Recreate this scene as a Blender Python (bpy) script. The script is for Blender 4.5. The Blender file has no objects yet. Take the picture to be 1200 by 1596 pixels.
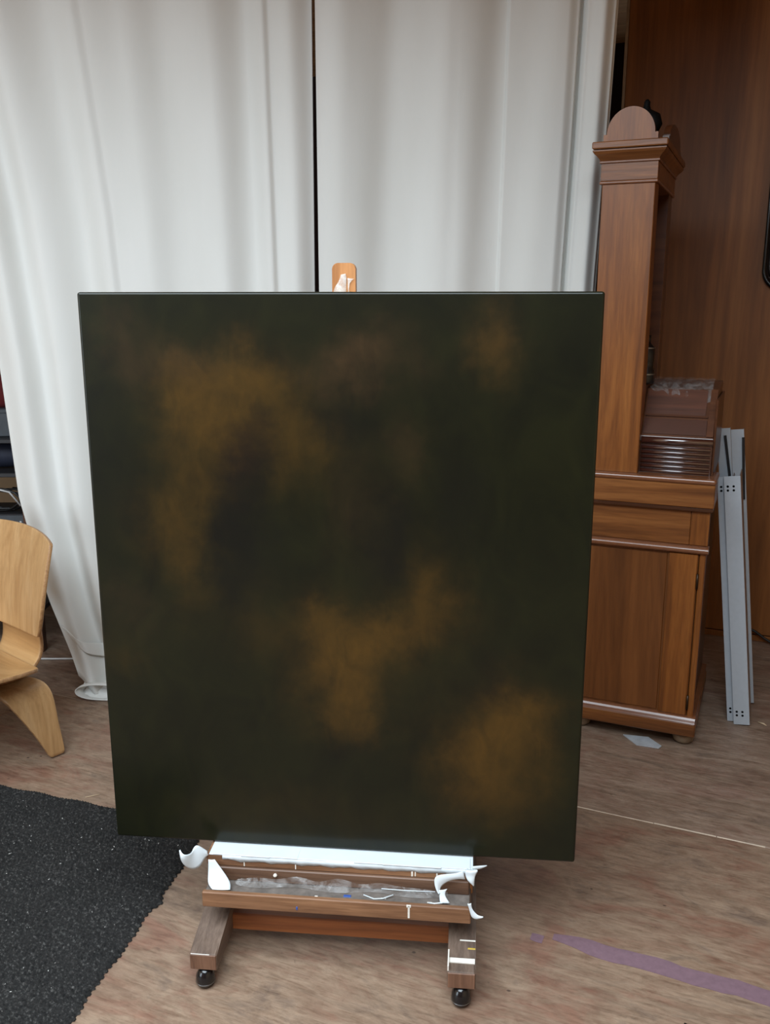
import bpy, bmesh, math, random
import numpy as np
from mathutils import Vector, Matrix
R = math.radians
random.seed(7)
rng = np.random.default_rng(7)
sc = bpy.context.scene
COL = sc.collection

# ------------------------------------------------------------------ camera
cam_d = bpy.data.cameras.new('camera')
cam = bpy.data.objects.new('camera', cam_d)
COL.objects.link(cam)
cam.location = (0, 0, 1.5)
cam.rotation_euler = (R(90 - 13), 0, R(23.3))
cam_d.sensor_fit = 'VERTICAL'
cam_d.sensor_height = 36
cam_d.lens = 36 * 1400 / 1596
cam_d.clip_start = 0.05
sc.camera = cam

# ------------------------------------------------------------------ world, daylight, exposure
w = bpy.data.worlds.new('world')
sc.world = w
w.use_nodes = True
bg = w.node_tree.nodes['Background']
bg.inputs[0].default_value = (0.62, 0.76, 1.0, 1)
bg.inputs[1].default_value = 1.0


def area(name, loc, rot, sx, sy, power, col):
    l = bpy.data.lights.new(name, 'AREA')
    l.shape = 'RECTANGLE'
    l.size, l.size_y = sx, sy
    l.energy = power
    l.color = col
    o = bpy.data.objects.new(name, l)
    o.location = loc
    o.rotation_euler = rot
    COL.objects.link(o)
    return o


# daylight: a wide skylight in the ceiling above and behind the camera, and a weaker window to the left behind it
area('skylight_daylight', (-0.83, -0.15, 2.98), (0, 0, 0), 3.15, 2.5, 240, (0.82, 0.93, 1.0))
area('window_daylight', (-3.6, -2.66, 1.35), (R(90), 0, 0), 2.1, 1.9, 75, (0.80, 0.92, 1.0))
sc.view_settings.view_transform = 'Standard'
sc.view_settings.look = 'None'
sc.view_settings.gamma = 1
sc.view_settings.use_curve_mapping = False
sc.view_settings.exposure = 0.0


# ------------------------------------------------------------------ material helpers
def srgb(r, g, b):
    f = lambda c: (c / 255 / 12.92) if c / 255 <= 0.04045 else ((c / 255 + 0.055) / 1.055) ** 2.4
    return (f(r), f(g), f(b), 1)


class NT:
    def __init__(s, name):
        s.m = bpy.data.materials.new(name)
        s.m.use_nodes = True
        s.t = s.m.node_tree
        s.b = s.t.nodes['Principled BSDF']
        s.out = s.t.nodes['Material Output']
        s.tc = s.t.nodes.new('ShaderNodeTexCoord')

    def n(s, typ, **kw):
        nd = s.t.nodes.new(typ)
        for k, v in kw.items():
            setattr(nd, k, v)
        return nd

    def l(s, a, b):
        s.t.links.new(a, b)

    def coord(s, scale=(1, 1, 1), loc=(0, 0, 0), rot=(0, 0, 0), rand=False):
        mp = s.n('ShaderNodeMapping')
        mp.inputs['Scale'].default_value = scale
        mp.inputs['Location'].default_value = loc
        mp.inputs['Rotation'].default_value = rot
        src = s.tc.outputs['Object']
        if rand:
            oi = s.n('ShaderNodeObjectInfo')
            mul = s.n('ShaderNodeMath', operation='MULTIPLY')
            mul.inputs[1].default_value = 37.0
            s.l(oi.outputs['Random'], mul.inputs[0])
            ad = s.n('ShaderNodeVectorMath', operation='ADD')
            s.l(src, ad.inputs[0])
            s.l(mul.outputs[0], ad.inputs[1])
            src = ad.outputs[0]
        s.l(src, mp.inputs['Vector'])
        return mp.outputs[0]

    def noise(s, vec, scale=5, detail=4, rough=0.55, dist=0.0):
        nd = s.n('ShaderNodeTexNoise')
        nd.inputs['Scale'].default_value = scale
        nd.inputs['Detail'].default_value = detail
        nd.inputs['Roughness'].default_value = rough
        nd.inputs['Distortion'].default_value = dist
        s.l(vec, nd.inputs['Vector'])
        return nd.outputs[0]

    def ramp(s, fac, stops):
        nd = s.n('ShaderNodeValToRGB')
        el = nd.color_ramp.elements
        while len(el) < len(stops):
            el.new(0.5)
        for e, (p, c) in zip(el, stops):
            e.position = p
            e.color = c if len(c) == 4 else (*c, 1)
        s.l(fac, nd.inputs[0])
        return nd.outputs[0]

    def mix(s, fac, a, b, mode='MIX'):
        nd = s.n('ShaderNodeMix', data_type='RGBA', blend_type=mode)
        for sock, v in ((nd.inputs[0], fac), (nd.inputs[6], a), (nd.inputs[7], b)):
            if hasattr(v, 'links'):
                s.l(v, sock)
            else:
                sock.default_value = v
        return nd.outputs[2]

    def math(s, op, a, b=None, clamp=False):
        nd = s.n('ShaderNodeMath', operation=op, use_clamp=clamp)
        for i, v in enumerate((a, b)):
            if v is None:
                continue
            if hasattr(v, 'links'):
                s.l(v, nd.inputs[i])
            else:
                nd.inputs[i].default_value = v
        return nd.outputs[0]

    def bump(s, h, strength=0.3, dist=0.002):
        nd = s.n('ShaderNodeBump')
        nd.inputs['Strength'].default_value = strength
        nd.inputs['Distance'].default_value = dist
        s.l(h, nd.inputs['Height'])
        s.l(nd.outputs[0], s.b.inputs['Normal'])

    def set(s, col=None, rough=None, spec=None, **kw):
        if col is not None:
            if hasattr(col, 'links'):
                s.l(col, s.b.inputs['Base Color'])
            else:
                s.b.inputs['Base Color'].default_value = col
        if rough is not None:
            if hasattr(rough, 'links'):
                s.l(rough, s.b.inputs['Roughness'])
            else:
                s.b.inputs['Roughness'].default_value = rough
        if spec is not None:
            s.b.inputs['Specular IOR Level'].default_value = spec
        for k, v in kw.items():
            s.b.inputs[k].default_value = v
        return s.m


def plain(name, col, rough=0.6, spec=0.5, noise=0.12, nscale=30, **kw):
    t = NT(name)
    f = t.noise(t.coord(), nscale, 3)
    c2 = tuple(c * (1 - noise) for c in col[:3]) + (1,)
    c3 = tuple(min(1, c * (1 + noise)) for c in col[:3]) + (1,)
    return t.set(t.ramp(f, [(0.3, c2), (0.7, c3)]), rough, spec, **kw)


def wood(name, dark, mid, light, axis='z', scale=1.0, rough=0.45, spec=0.5, fine=0.5, bump=0.25, rand=True, coat=0.0, wave=0.0):
    """Grain stretched along one local axis: broad bands, fine pores and a little relief."""
    t = NT(name)
    lng, crs = 0.9 * scale, 14 * scale
    sv = {'x': (lng, crs, crs), 'y': (crs, lng, crs), 'z': (crs, crs, lng)}[axis]
    v = t.coord(sv, rand=rand)
    f1 = t.noise(v, 1.0, 5, 0.6, 1.2)
    v2 = t.coord(tuple(c * 7 for c in sv), rand=rand)
    f2 = t.noise(v2, 1.0, 4, 0.65, 0.3)
    base = t.ramp(f1, [(0.25, dark), (0.5, mid), (0.78, light)])
    pores = t.ramp(f2, [(0.35, (0.55, 0.5, 0.45)), (0.6, (1, 1, 1))])
    col = t.mix(fine, base, pores, 'MULTIPLY')
    f3 = t.noise(t.coord((1, 1, 1), rand=rand), 2.2, 3)
    col = t.mix(0.5, col, t.ramp(f3, [(0.3, (0.7, 0.68, 0.66)), (0.7, (1.0, 1.0, 1.0))]), 'MULTIPLY')
    t.bump(f2, bump, 0.001)
    return t.set(col, rough, spec, **({'Coat Weight': coat, 'Coat Roughness': 0.15} if coat else {}))


# ------------------------------------------------------------------ mesh helpers
def obj(name, me, mat=None, parent=None, smooth=False):
    if isinstance(me, bmesh.types.BMesh):
        bm = me
        bmesh.ops.recalc_face_normals(bm, faces=bm.faces)
        me = bpy.data.meshes.new(name)
        bm.to_mesh(me)
        bm.free()
    if smooth:
        me.polygons.foreach_set('use_smooth', [True] * len(me.polygons))
    if mat:
        me.materials.clear()
        me.materials.append(mat)
    o = bpy.data.objects.new(name, me)
    COL.objects.link(o)
    if parent:
        o.parent = parent
    return o


def thing(name, label, cat, loc=(0, 0, 0), rz=0.0, group=None):
    o = bpy.data.objects.new(name, None)
    o.empty_display_size = 0.1
    COL.objects.link(o)
    o.location = loc
    o.rotation_euler = (0, 0, rz)
    return tag(o, label, cat, group)


def tag(o, label, cat, group=None):
    o['label'] = label
    o['category'] = cat
    if group:
        o['group'] = group
    return o


def struct(o):
    o['kind'] = 'structure'
    return o


def BM():
    return bmesh.new()


def box(bm, x0, x1, y0, y1, z0, z1, bev=0.002, seg=1):
    r = bmesh.ops.create_cube(bm, size=1)
    for v in r['verts']:
        v.co = Vector(((x0 + x1) / 2 + v.co.x * (x1 - x0), (y0 + y1) / 2 + v.co.y * (y1 - y0), (z0 + z1) / 2 + v.co.z * (z1 - z0)))
    if bev:
        es = {e for v in r['verts'] for e in v.link_edges}
        bmesh.ops.bevel(bm, geom=list(es), offset=bev, segments=seg, profile=0.5, affect='EDGES')
    return bm


def prism(bm, pts, axis, a, b):
    """Extrude a 2-D outline along an axis: axis 'x' takes (y,z), 'y' takes (x,z), 'z' takes (x,y)."""
    mk = {'x': lambda p, t: (t, p[0], p[1]), 'y': lambda p, t: (p[0], t, p[1]), 'z': lambda p, t: (p[0], p[1], t)}[axis]
    A = [bm.verts.new(mk(p, a)) for p in pts]
    B = [bm.verts.new(mk(p, b)) for p in pts]
    n = len(pts)
    bm.faces.new(A)
    bm.faces.new(B[::-1])
    for i in range(n):
        bm.faces.new((A[i], B[i], B[(i + 1) % n], A[(i + 1) % n]))
    return bm


def tube(bm, pts, rad, seg=10, cap=True):
    pts = [Vector(p) for p in pts]
    rads = rad if isinstance(rad, (list, tuple)) else [rad] * len(pts)
    rings = []
    up = Vector((0, 0, 1))
    for i, p in enumerate(pts):
        d = (pts[min(i + 1, len(pts) - 1)] - pts[max(i - 1, 0)]).normalized()
        ref = up if abs(d.dot(up)) < 0.95 else Vector((1, 0, 0))
        x = d.cross(ref).normalized()
        y = x.cross(d).normalized()
        rings.append([bm.verts.new(p + (x * math.cos(2 * math.pi * k / seg) + y * math.sin(2 * math.pi * k / seg)) * rads[i]) for k in range(seg)])
    for a, b in zip(rings, rings[1:]):
        for k in range(seg):
            bm.faces.new((a[k], a[(k + 1) % seg], b[(k + 1) % seg], b[k]))
    if cap:
        bm.faces.new(rings[0][::-1])
        bm.faces.new(rings[-1])
    return bm


def lathe(bm, prof, seg=20, c=(0, 0, 0)):
    rings = []
    for r, z in prof:
        if r < 1e-5:
            rings.append([bm.verts.new((c[0], c[1], c[2] + z))])
        else:
            rings.append([bm.verts.new((c[0] + r * math.cos(2 * math.pi * k / seg), c[1] + r * math.sin(2 * math.pi * k / seg), c[2] + z)) for k in range(seg)])
    for a, b in zip(rings, rings[1:]):
        for k in range(seg):
            k2 = (k + 1) % seg
            if len(a) == 1:
                bm.faces.new((a[0], b[k], b[k2]))
            elif len(b) == 1:
                bm.faces.new((a[k], a[k2], b[0]))
            else:
                bm.faces.new((a[k], a[k2], b[k2], b[k]))
    return bm


def grid_mesh(name, P):
    """P: array (rows, cols, 3)"""
    r, c, _ = P.shape
    me = bpy.data.meshes.new(name)
    idx = np.arange(r * c).reshape(r, c)
    q = np.stack([idx[:-1, :-1], idx[:-1, 1:], idx[1:, 1:], idx[1:, :-1]], -1).reshape(-1, 4)
    me.vertices.add(r * c)
    me.vertices.foreach_set('co', P.reshape(-1).astype(np.float32))
    me.loops.add(q.size)
    me.loops.foreach_set('vertex_index', q.reshape(-1).astype(np.int32))
    me.polygons.add(len(q))
    me.polygons.foreach_set('loop_start', np.arange(0, q.size, 4, dtype=np.int32))
    me.polygons.foreach_set('loop_total', np.full(len(q), 4, dtype=np.int32))
    me.update()
    me.validate()
    return me


def solid(o, th, offset=0.0):
    m = o.modifiers.new('thickness', 'SOLIDIFY')
    m.thickness = th
    m.offset = offset
    return o


def ribbon(name, pairs, mat, parent, th=0.0012, sub=2, belly=0.0):
    """A thin curled sheet lofted between two edge lines, smoothed, with its own thickness."""
    rows = []
    for a, b in pairs:
        a, b = np.array(a, float), np.array(b, float)
        m = (a + b) / 2 + np.array([0, -belly, 0])
        rows.append([a, m, b])
    o = obj(name, grid_mesh(name, np.array(rows)), mat, parent, True)
    s = o.modifiers.new('smooth', 'SUBSURF')
    s.boundary_smooth = 'PRESERVE_CORNERS'
    s.levels = s.render_levels = sub
    solid(o, th)
    return o


# ------------------------------------------------------------------ materials
def floor_mat(name, a, b, c, seed, contrast=1.0):
    """Worn plywood: streaky grain along x, pink and grey-beige worn patches, dirt flecks and ring stains."""
    t = NT(name)
    v = t.coord((1.6, 10, 1), loc=(seed, seed * 2.3, 0))
    big = t.noise(v, 1.7, 8, 0.68, 1.3)
    col = t.ramp(big, [(0.30, a), (0.48, b), (0.68, c)])
    patch = t.noise(t.coord((1.6, 3.4, 1), loc=(seed * 3, 0, 0)), 2.6, 8, 0.68, 0.8)
    red = t.ramp(patch, [(0.38, srgb(130, 95, 79)), (0.48, srgb(136, 114, 96)), (0.56, srgb(148, 129, 109)), (0.68, srgb(102, 91, 81))])
    col = t.mix(0.62 * contrast, col, red)
    fine = t.noise(t.coord((14, 120, 1), loc=(seed, 0, 0)), 1.0, 6, 0.75, 0.5)
    col = t.mix(0.85, col, t.ramp(fine, [(0.32, (0.58, 0.53, 0.49)), (0.5, (0.95, 0.94, 0.93)), (0.7, (1.12, 1.11, 1.10))]), 'MULTIPLY')
    mott = t.noise(t.coord((16, 34, 1), loc=(0, seed, 0)), 1.0, 6, 0.7, 0.6)
    col = t.mix(0.7, col, t.ramp(mott, [(0.34, (0.70, 0.64, 0.60)), (0.55, (1.0, 1.0, 1.0)), (0.72, (1.10, 1.10, 1.08))]), 'MULTIPLY')
    dirt = t.noise(t.coord((7, 15, 1), loc=(seed * 5, 1, 0)), 2.0, 9, 0.78, 0.5)
    col = t.mix(t.ramp(dirt, [(0.60, (0, 0, 0)), (0.72, (0.7, 0.7, 0.7))]), col, srgb(78, 62, 52))
    for (sc_, r0, r1, lo, dk) in ((7.0, 0.03, 0.055, 0.52, srgb(64, 46, 38)), (15.0, 0.05, 0.09, 0.56, srgb(58, 44, 38))):
        vo = t.n('ShaderNodeTexVoronoi')
        vo.inputs['Scale'].default_value = sc_
        nzv = t.n('ShaderNodeTexNoise')
        nzv.inputs['Scale'].default_value = 30
        wob = t.n('ShaderNodeVectorMath', operation='MULTIPLY_ADD')
        t.l(t.tc.outputs['Object'], nzv.inputs['Vector'])
        t.l(nzv.outputs['Color'], wob.inputs[0])
        wob.inputs[1].default_value = (0.02, 0.02, 0)
        t.l(t.coord((1, 1.5, 1), loc=(seed, 3, 0)), wob.inputs[2])
        t.l(wob.outputs[0], vo.inputs['Vector'])
        spot = t.ramp(vo.outputs['Distance'], [(r0, (1, 1, 1)), (r1, (0, 0, 0))])
        gate = t.ramp(t.noise(t.coord(loc=(3, seed, sc_)), 4, 2), [(lo, (0, 0, 0)), (lo + 0.05, (0.8, 0.8, 0.8))])
        col = t.mix(t.mix(1.0, spot, gate, 'MULTIPLY'), col, dk)
    t.bump(fine, 0.25, 0.001)
    rg = t.ramp(patch, [(0.3, (0.40, 0.40, 0.40)), (0.7, (0.60, 0.60, 0.60))])
    return t.set(col, rg, 0.4)


M = {}
M['floor_near'] = floor_mat('worn_plywood_floor', srgb(98, 73, 60), srgb(136, 108, 90), srgb(160, 133, 112), 1.3)
M['floor_far'] = floor_mat('grey_plywood_floor', srgb(100, 82, 71), srgb(143, 122, 107), srgb(170, 151, 136), 6.1, 0.7)
M['subfloor'] = plain('subfloor', srgb(50, 38, 30), 0.9)
M['seam'] = plain('lit_sheet_edge', srgb(220, 205, 185), 0.5)
M['panel'] = wood('plywood_wall', srgb(98, 59, 27), srgb(138, 87, 43), srgb(166, 113, 63), 'z', 0.34, 0.5, 0.35, 0.5, 0.1, rand=False)
M['panel_edge'] = plain('plywood_edge', srgb(150, 132, 112), 0.8)
M['darkwall'] = plain('dark_wall', srgb(34, 20, 17), 0.8, 0.2)
M['ceiling'] = wood('ceiling_boards', srgb(168, 118, 72), srgb(204, 154, 104), srgb(222, 176, 126), 'x', 0.5, 0.6)
M['roomwall'] = plain('painted_wall', srgb(206, 176, 140), 0.8, 0.2, 0.04, 3)
M['frame_paint'] = plain('window_paint', srgb(210, 208, 200), 0.5)
M['oak'] = wood('oiled_oak', srgb(98, 54, 20), srgb(134, 79, 32), srgb(154, 97, 44), 'z', 1.1, 0.38, 0.45, 0.55, 0.2)
M['oak_x'] = wood('oiled_oak_horizontal', srgb(84, 47, 22), srgb(126, 77, 38), srgb(162, 107, 58), 'x', 1.1, 0.36, 0.45, 0.6, 0.25)
M['oak_dark'] = wood('dark_oak', srgb(60, 34, 20), srgb(86, 50, 30), srgb(104, 64, 38), 'x', 1.0, 0.3, 0.5, 0.4, 0.15)
M['oak_door'] = wood('aged_oak_door', srgb(74, 42, 19), srgb(108, 64, 30), srgb(130, 80, 40), 'z', 0.7, 0.36, 0.45, 0.4, 0.2)
M['oak_red'] = wood('reddish_oak', srgb(62, 34, 22), srgb(92, 52, 34), srgb(110, 66, 42), 'x', 1.0, 0.4)
M['polish'] = plain('polished_moulding', srgb(116, 72, 46), 0.26, 0.9)
M['tambour'] = plain('polished_dark_slat', srgb(58, 28, 22), 0.24, 1.0, 0.12, 30, **{'Coat Weight': 1.0, 'Coat Roughness': 0.2, 'Coat IOR': 1.9})
M['brass'] = plain('dark_hinge', srgb(52, 38, 26), 0.4, 0.5, Metallic=0.6)
M['black'] = plain('black_lacquer', srgb(14, 13, 14), 0.3, 0.5)
M['black_matte'] = plain('black_matte', srgb(9, 9, 9), 0.6, 0.12)
M['footmat'] = plain('bun_foot_wood', srgb(122, 104, 84), 0.3, 0.6)
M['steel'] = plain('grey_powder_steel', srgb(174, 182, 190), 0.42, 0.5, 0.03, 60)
M['steel_shaded'] = plain('grey_powder_steel_shaded', srgb(120, 106, 98), 0.3, 0.5, 0.04, 60)  # darker, browner copy of the steel; the flange's shade is in the colour
M['hole'] = plain('hole_black', srgb(8, 8, 9), 0.9, 0.1)
M['rubber'] = plain('black_rubber_and_shade', srgb(22, 22, 24), 0.6, 0.4)
M['mirror'] = plain('dark_mirror_glass', srgb(26, 18, 18), 0.06, 0.6)
M['paper'] = plain('grey_scrap', srgb(176, 182, 188), 0.35, 0.5)
M['tape_purple'] = plain('purple_tape', srgb(118, 93, 102), 0.75, 0.3, 0.1, 60)
M['cable_w'] = plain('white_cable', srgb(190, 190, 188), 0.5)
M['cable_k'] = plain('black_cable', srgb(16, 16, 17), 0.5)
M['shelf_k'] = plain('dark_shelf', srgb(30, 30, 33), 0.5)
M['box_grey'] = plain('grey_box', srgb(62, 67, 72), 0.6)
M['bag_navy'] = plain('navy_bag', srgb(24, 30, 48), 0.7)
M['cloth_red'] = plain('red_cloth', srgb(86, 12, 14), 0.9)
M['easel'] = wood('stained_easel_beech', srgb(98, 66, 46), srgb(146, 106, 76), srgb(172, 132, 98), 'x', 1.5, 0.55, 0.4, 0.6, 0.3)
M['easel_back'] = wood('dull_easel_board', srgb(70, 48, 36), srgb(106, 78, 60), srgb(124, 94, 74), 'x', 1.5, 0.5)
M['easel_mast'] = wood('orange_beech', srgb(152, 98, 54), srgb(186, 128, 78), srgb(204, 148, 96), 'z', 1.4, 0.42, 0.4, 0.4, 0.2)
M['easel_bar'] = wood('orange_crossbar', srgb(120, 66, 32), srgb(150, 88, 46), srgb(170, 106, 60), 'x', 1.2, 0.5)
M['easel_leg'] = wood('grubby_easel_leg', srgb(70, 56, 48), srgb(108, 90, 78), srgb(130, 110, 96), 'y', 1.6, 0.55, 0.4, 0.6, 0.3)
M['easel_leg_end'] = wood('easel_leg_end', srgb(88, 60, 46), srgb(122, 88, 68), srgb(140, 104, 82), 'z', 2.0, 0.5)
M['dust'] = plain('dusty_board', srgb(104, 96, 90), 0.85, 0.2, 0.25, 50)
M['tape_w'] = plain('white_tape', srgb(206, 214, 218), 0.5, 0.4, 0.03, 20)
M['paint_w'] = plain('white_paint', srgb(228, 224, 214), 0.4)
M['paint_b'] = plain('blue_paint', srgb(48, 80, 150), 0.4)
M['paint_y'] = plain('yellow_paint', srgb(190, 160, 60), 0.4)
M['caster'] = plain('black_caster', srgb(16, 16, 18), 0.18, 0.6)
M['caster_metal'] = plain('caster_metal', srgb(130, 130, 130), 0.3, 0.5, Metallic=0.9)
M['stretcher'] = wood('pine_stretcher', srgb(170, 134, 92), srgb(198, 164, 120), srgb(212, 182, 140), 'x', 1.5, 0.7)
M['ash'] = wood('ash_veneer', srgb(172, 130, 84), srgb(196, 156, 108), srgb(212, 176, 130), 'z', 0.9, 0.34, 0.45, 0.35, 0.12, rand=False)
M['ash_x'] = wood('ash_veneer_across', srgb(172, 128, 80), srgb(194, 152, 102), srgb(210, 172, 124), 'x', 0.8, 0.3, 0.5, 0.3, 0.12, rand=False)
M['ply_edge'] = wood('plywood_layers', srgb(130, 92, 56), srgb(168, 126, 84), srgb(190, 150, 106), 'x', 3.0, 0.5)
M['chip'] = plain('pale_wood_chip', srgb(196, 172, 140), 0.7)


def cloth_mat():
    t = NT('cotton_curtain')
    wv = t.noise(t.coord((260, 1, 160)), 1.0, 2, 0.6)
    f = t.noise(t.coord((2, 1, 0.5)), 1.5, 4)
    col = t.ramp(f, [(0.3, srgb(207, 207, 202)), (0.7, srgb(217, 217, 213))])
    wr = t.noise(t.coord((14, 1, 5)), 1.0, 4, 0.6, 0.8)
    t.bump(t.math('ADD', t.math('MULTIPLY', wv, 0.15), wr), 0.16, 0.006)
    return t.set(col, 0.85, 0.15)


M['cloth'] = cloth_mat()


def plastic_mat(name, alpha_lo, alpha_hi, tint):
    t = NT(name)
    f = t.noise(t.coord(), 38, 4, 0.6, 1.0)
    t.l(t.ramp(f, [(0.35, (alpha_lo,) * 3), (0.75, (alpha_hi,) * 3)]), t.b.inputs['Alpha'])
    t.bump(f, 0.6, 0.004)
    return t.set(tint, 0.14, 0.7)


M['film'] = plastic_mat('clear_plastic_film', 0.03, 0.40, srgb(180, 178, 176))
M['film_tape'] = plastic_mat('clear_tape_shreds', 0.25, 0.95, srgb(226, 220, 212))


def rug_mat():
    t = NT('black_woven_rug')
    f = t.noise(t.coord((1, 1, 1)), 110, 4, 0.75)
    g = t.noise(t.coord(), 5, 3)
    c = t.ramp(f, [(0.3, srgb(22, 22, 22)), (0.55, srgb(44, 43, 42)), (0.75, srgb(100, 98, 95))])
    c = t.mix(0.5, c, t.ramp(g, [(0.3, (0.7, 0.7, 0.7)), (0.7, (1.1, 1.1, 1.1))]), 'MULTIPLY')
    return t.set(c, 0.95, 0.12)


M['rug'] = rug_mat()
M['lint'] = plain('white_lint', srgb(190, 188, 184), 0.9, 0.1)


def painting_mat():
    """Dark abstract of soft ochre clouds on blackish green, laid out in the canvas's own metres."""
    t = NT('dark_cloud_painting')
    W0, H0 = 1.082, 1.27
    vec = t.coord((1, 1, 1))
    nz = t.n('ShaderNodeTexNoise')
    nz.inputs['Scale'].default_value = 5.5
    nz.inputs['Detail'].default_value = 6
    nz.inputs['Roughness'].default_value = 0.66
    t.l(vec, nz.inputs['Vector'])
    off = t.n('ShaderNodeVectorMath', operation='SUBTRACT')
    t.l(nz.outputs['Color'], off.inputs[0])
    off.inputs[1].default_value = (0.5, 0.5, 0.5)
    sca = t.n('ShaderNodeVectorMath', operation='SCALE')
    sca.inputs['Scale'].default_value = 0.24
    t.l(off.outputs[0], sca.inputs[0])
    add = t.n('ShaderNodeVectorMath', operation='ADD')
    t.l(vec, add.inputs[0])
    t.l(sca.outputs[0], add.inputs[1])
    dv = add.outputs[0]

    def blobs(lst):
        acc = None
        for (px, py, rx, ry, a) in lst:
            tt = (py - 20) / 1213.0
            x0, x1 = 30 + 73 * tt, 1183 - 75 * tt
            u = (px - x0) / (x1 - x0)
            cx, cz = (u - 0.5) * W0, (1 - tt) * H0
            sub = t.n('ShaderNodeVectorMath', operation='SUBTRACT')
            t.l(dv, sub.inputs[0])
            sub.inputs[1].default_value = (cx, 0, cz)
            mul = t.n('ShaderNodeVectorMath', operation='MULTIPLY')
            t.l(sub.outputs[0], mul.inputs[0])
            k = W0 / 1080.0
            mul.inputs[1].default_value = (1 / (rx * k), 0, 1 / (ry * k))
            dt = t.n('ShaderNodeVectorMath', operation='DOT_PRODUCT')
            t.l(mul.outputs[0], dt.inputs[0])
            t.l(mul.outputs[0], dt.inputs[1])
            g = t.math('MULTIPLY', t.math('EXPONENT', t.math('MULTIPLY', dt.outputs['Value'], -0.75)), a)
            acc = g if acc is None else t.math('ADD', acc, g)
        return acc
    ochre = blobs([(300, 255, 75, 80, .9), (420, 185, 65, 50, .6), (485, 245, 50, 55, .45), (530, 335, 55, 65, .45),
                   (240, 480, 70, 75, .42), (285, 580, 45, 90, .28), (300, 400, 55, 60, .3), (620, 800, 85, 85, .8),
                   (700, 725, 100, 50, .65), (805, 640, 50, 80, .62), (640, 900, 50, 55, .5), (560, 720, 50, 50, .3),
                   (430, 720, 55, 55, .2), (930, 960, 85, 85, .75), (1005, 900, 55, 60, .62), (960, 1075, 85, 65, .45),
                   (870, 1010, 60, 70, .42), (120, 790, 50, 40, .16), (955, 120, 40, 50, .35), (500, 1150, 220, 60, .12)])
    brown = blobs([(280, 165, 90, 45, .45), (650, 140, 80, 45, .6), (590, 190, 60, 40, .3), (960, 110, 50, 50, .3),
                   (130, 120, 45, 70, .35), (755, 330, 40, 60, .3), (640, 450, 45, 90, .25), (130, 680, 60, 40, .22), (760, 160, 50, 40, .15)])
    dark = blobs([(400, 440, 55, 150, .9), (410, 310, 55, 50, .8), (620, 290, 60, 60, .6), (720, 510, 50, 90, .8),
                  (870, 420, 40, 90, .6), (110, 420, 60, 90, .5), (950, 830, 60, 50, .5), (600, 985, 60, 50, .3), (380, 600, 60, 90, .4)])
    br = t.noise(t.coord((3, 1, 2)), 3.0, 6, 0.65, 0.8)
    base = t.ramp(br, [(0.3, srgb(13, 16, 8)), (0.7, srgb(23, 25, 11))])
    col = t.mix(t.math('MULTIPLY', dark, 0.8, True), base, srgb(9, 11, 11))
    wsp = t.noise(t.coord((5, 1, 3.2)), 3.0, 8, 0.7, 1.2)
    mod = t.math('ADD', t.math('ADD', t.math('MULTIPLY', br, 0.8), t.math('MULTIPLY', wsp, 1.3)), -0.22)
    col = t.mix(t.math('MULTIPLY', brown, t.math('MULTIPLY', mod, 0.8), True), col, srgb(64, 46, 28))
    col = t.mix(t.math('MULTIPLY', ochre, mod, True), col, srgb(70, 49, 17))
    weave = t.noise(t.coord((700, 700, 700)), 1.0, 1)
    t.bump(weave, 0.12, 0.0006)
    return t.set(col, 0.45, 0.1, **{'Coat Weight': 0.42, 'Coat Roughness': 0.2})


M['painting'] = painting_mat()

# ------------------------------------------------------------------ the room
fl = struct(obj('floor', box(BM(), -5.0, 2.4, -2.7, 5.4, -0.06, -0.02, 0), M['subfloor']))
rowY = [-2.7, -2.065, -0.54, 0.985, 2.51, 4.035, 5.4]
for ri, (ya, yb) in enumerate(zip(rowY, rowY[1:])):
    x = -5.0 + [0.3, 1.1, 0.6, 0.9, 1.4, 1.3][ri] - 2.44
    while x < 2.4:
        xa, xb = max(x, -5.0), min(x + 2.44, 2.4)
        if xb - xa > 0.05:
            near = yb <= 2.52
            obj('plywood_sheet', box(BM(), xa + 0.001, xb - 0.001, ya + 0.0012, yb - 0.0012, -0.02, 0.0, 0.001), M['floor_near' if near else 'floor_far'], fl)
        x += 2.44
sb = BM()
x = -0.75
while x < 1.6:
    ln = random.uniform(0.08, 0.3)
    box(sb, x, x + ln, 2.5085, 2.5085 + random.uniform(0.0025, 0.0045), -0.006, 0.0012, 0)
    x += ln + random.uniform(0.0, 0.02)
obj('lit_sheet_edge', sb, M['seam'], fl)  # broken pale strip; the lit edge of the sheet put into colour

WY = 4.234
wb = struct(obj('wall_back', box(BM(), -0.69, 2.4, WY + 0.018, WY + 0.1, 0, 2.86, 0), M['darkwall']))
for (za, zb) in ((0.03, 2.86),):
    for (xa, xb) in ((-0.70, 0.52), (0.52, 1.74), (1.74, 2.4)):
        obj('plywood_panel', box(BM(), xa + 0.0008, xb - 0.0008, WY, WY + 0.018, za + 0.0006, zb - 0.0006, 0.0006), M['panel'], wb)
obj('panel_edge_strip', box(BM(), -0.712, -0.7005, WY - 0.006, WY + 0.1, 0.0, 2.86, 0.001), M['panel_edge'], wb)
struct(obj('baseboard_back', box(BM(), -0.70, 2.4, WY - 0.008, WY, 0, 0.028, 0.002), M['panel']))
struct(obj('wall_rear', box(BM(), -5.0, -0.4, 5.3, 5.4, 0, 2.86, 0), M['darkwall']))
struct(obj('wall_left', box(BM(), -5.1, -5.0, -2.7, 5.4, 0, 2.86, 0), M['roomwall']))
struct(obj('wall_right', box(BM(), 2.4, 2.5, -2.7, 5.4, 0, 2.86, 0), M['roomwall']))
cg = BM()
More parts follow.
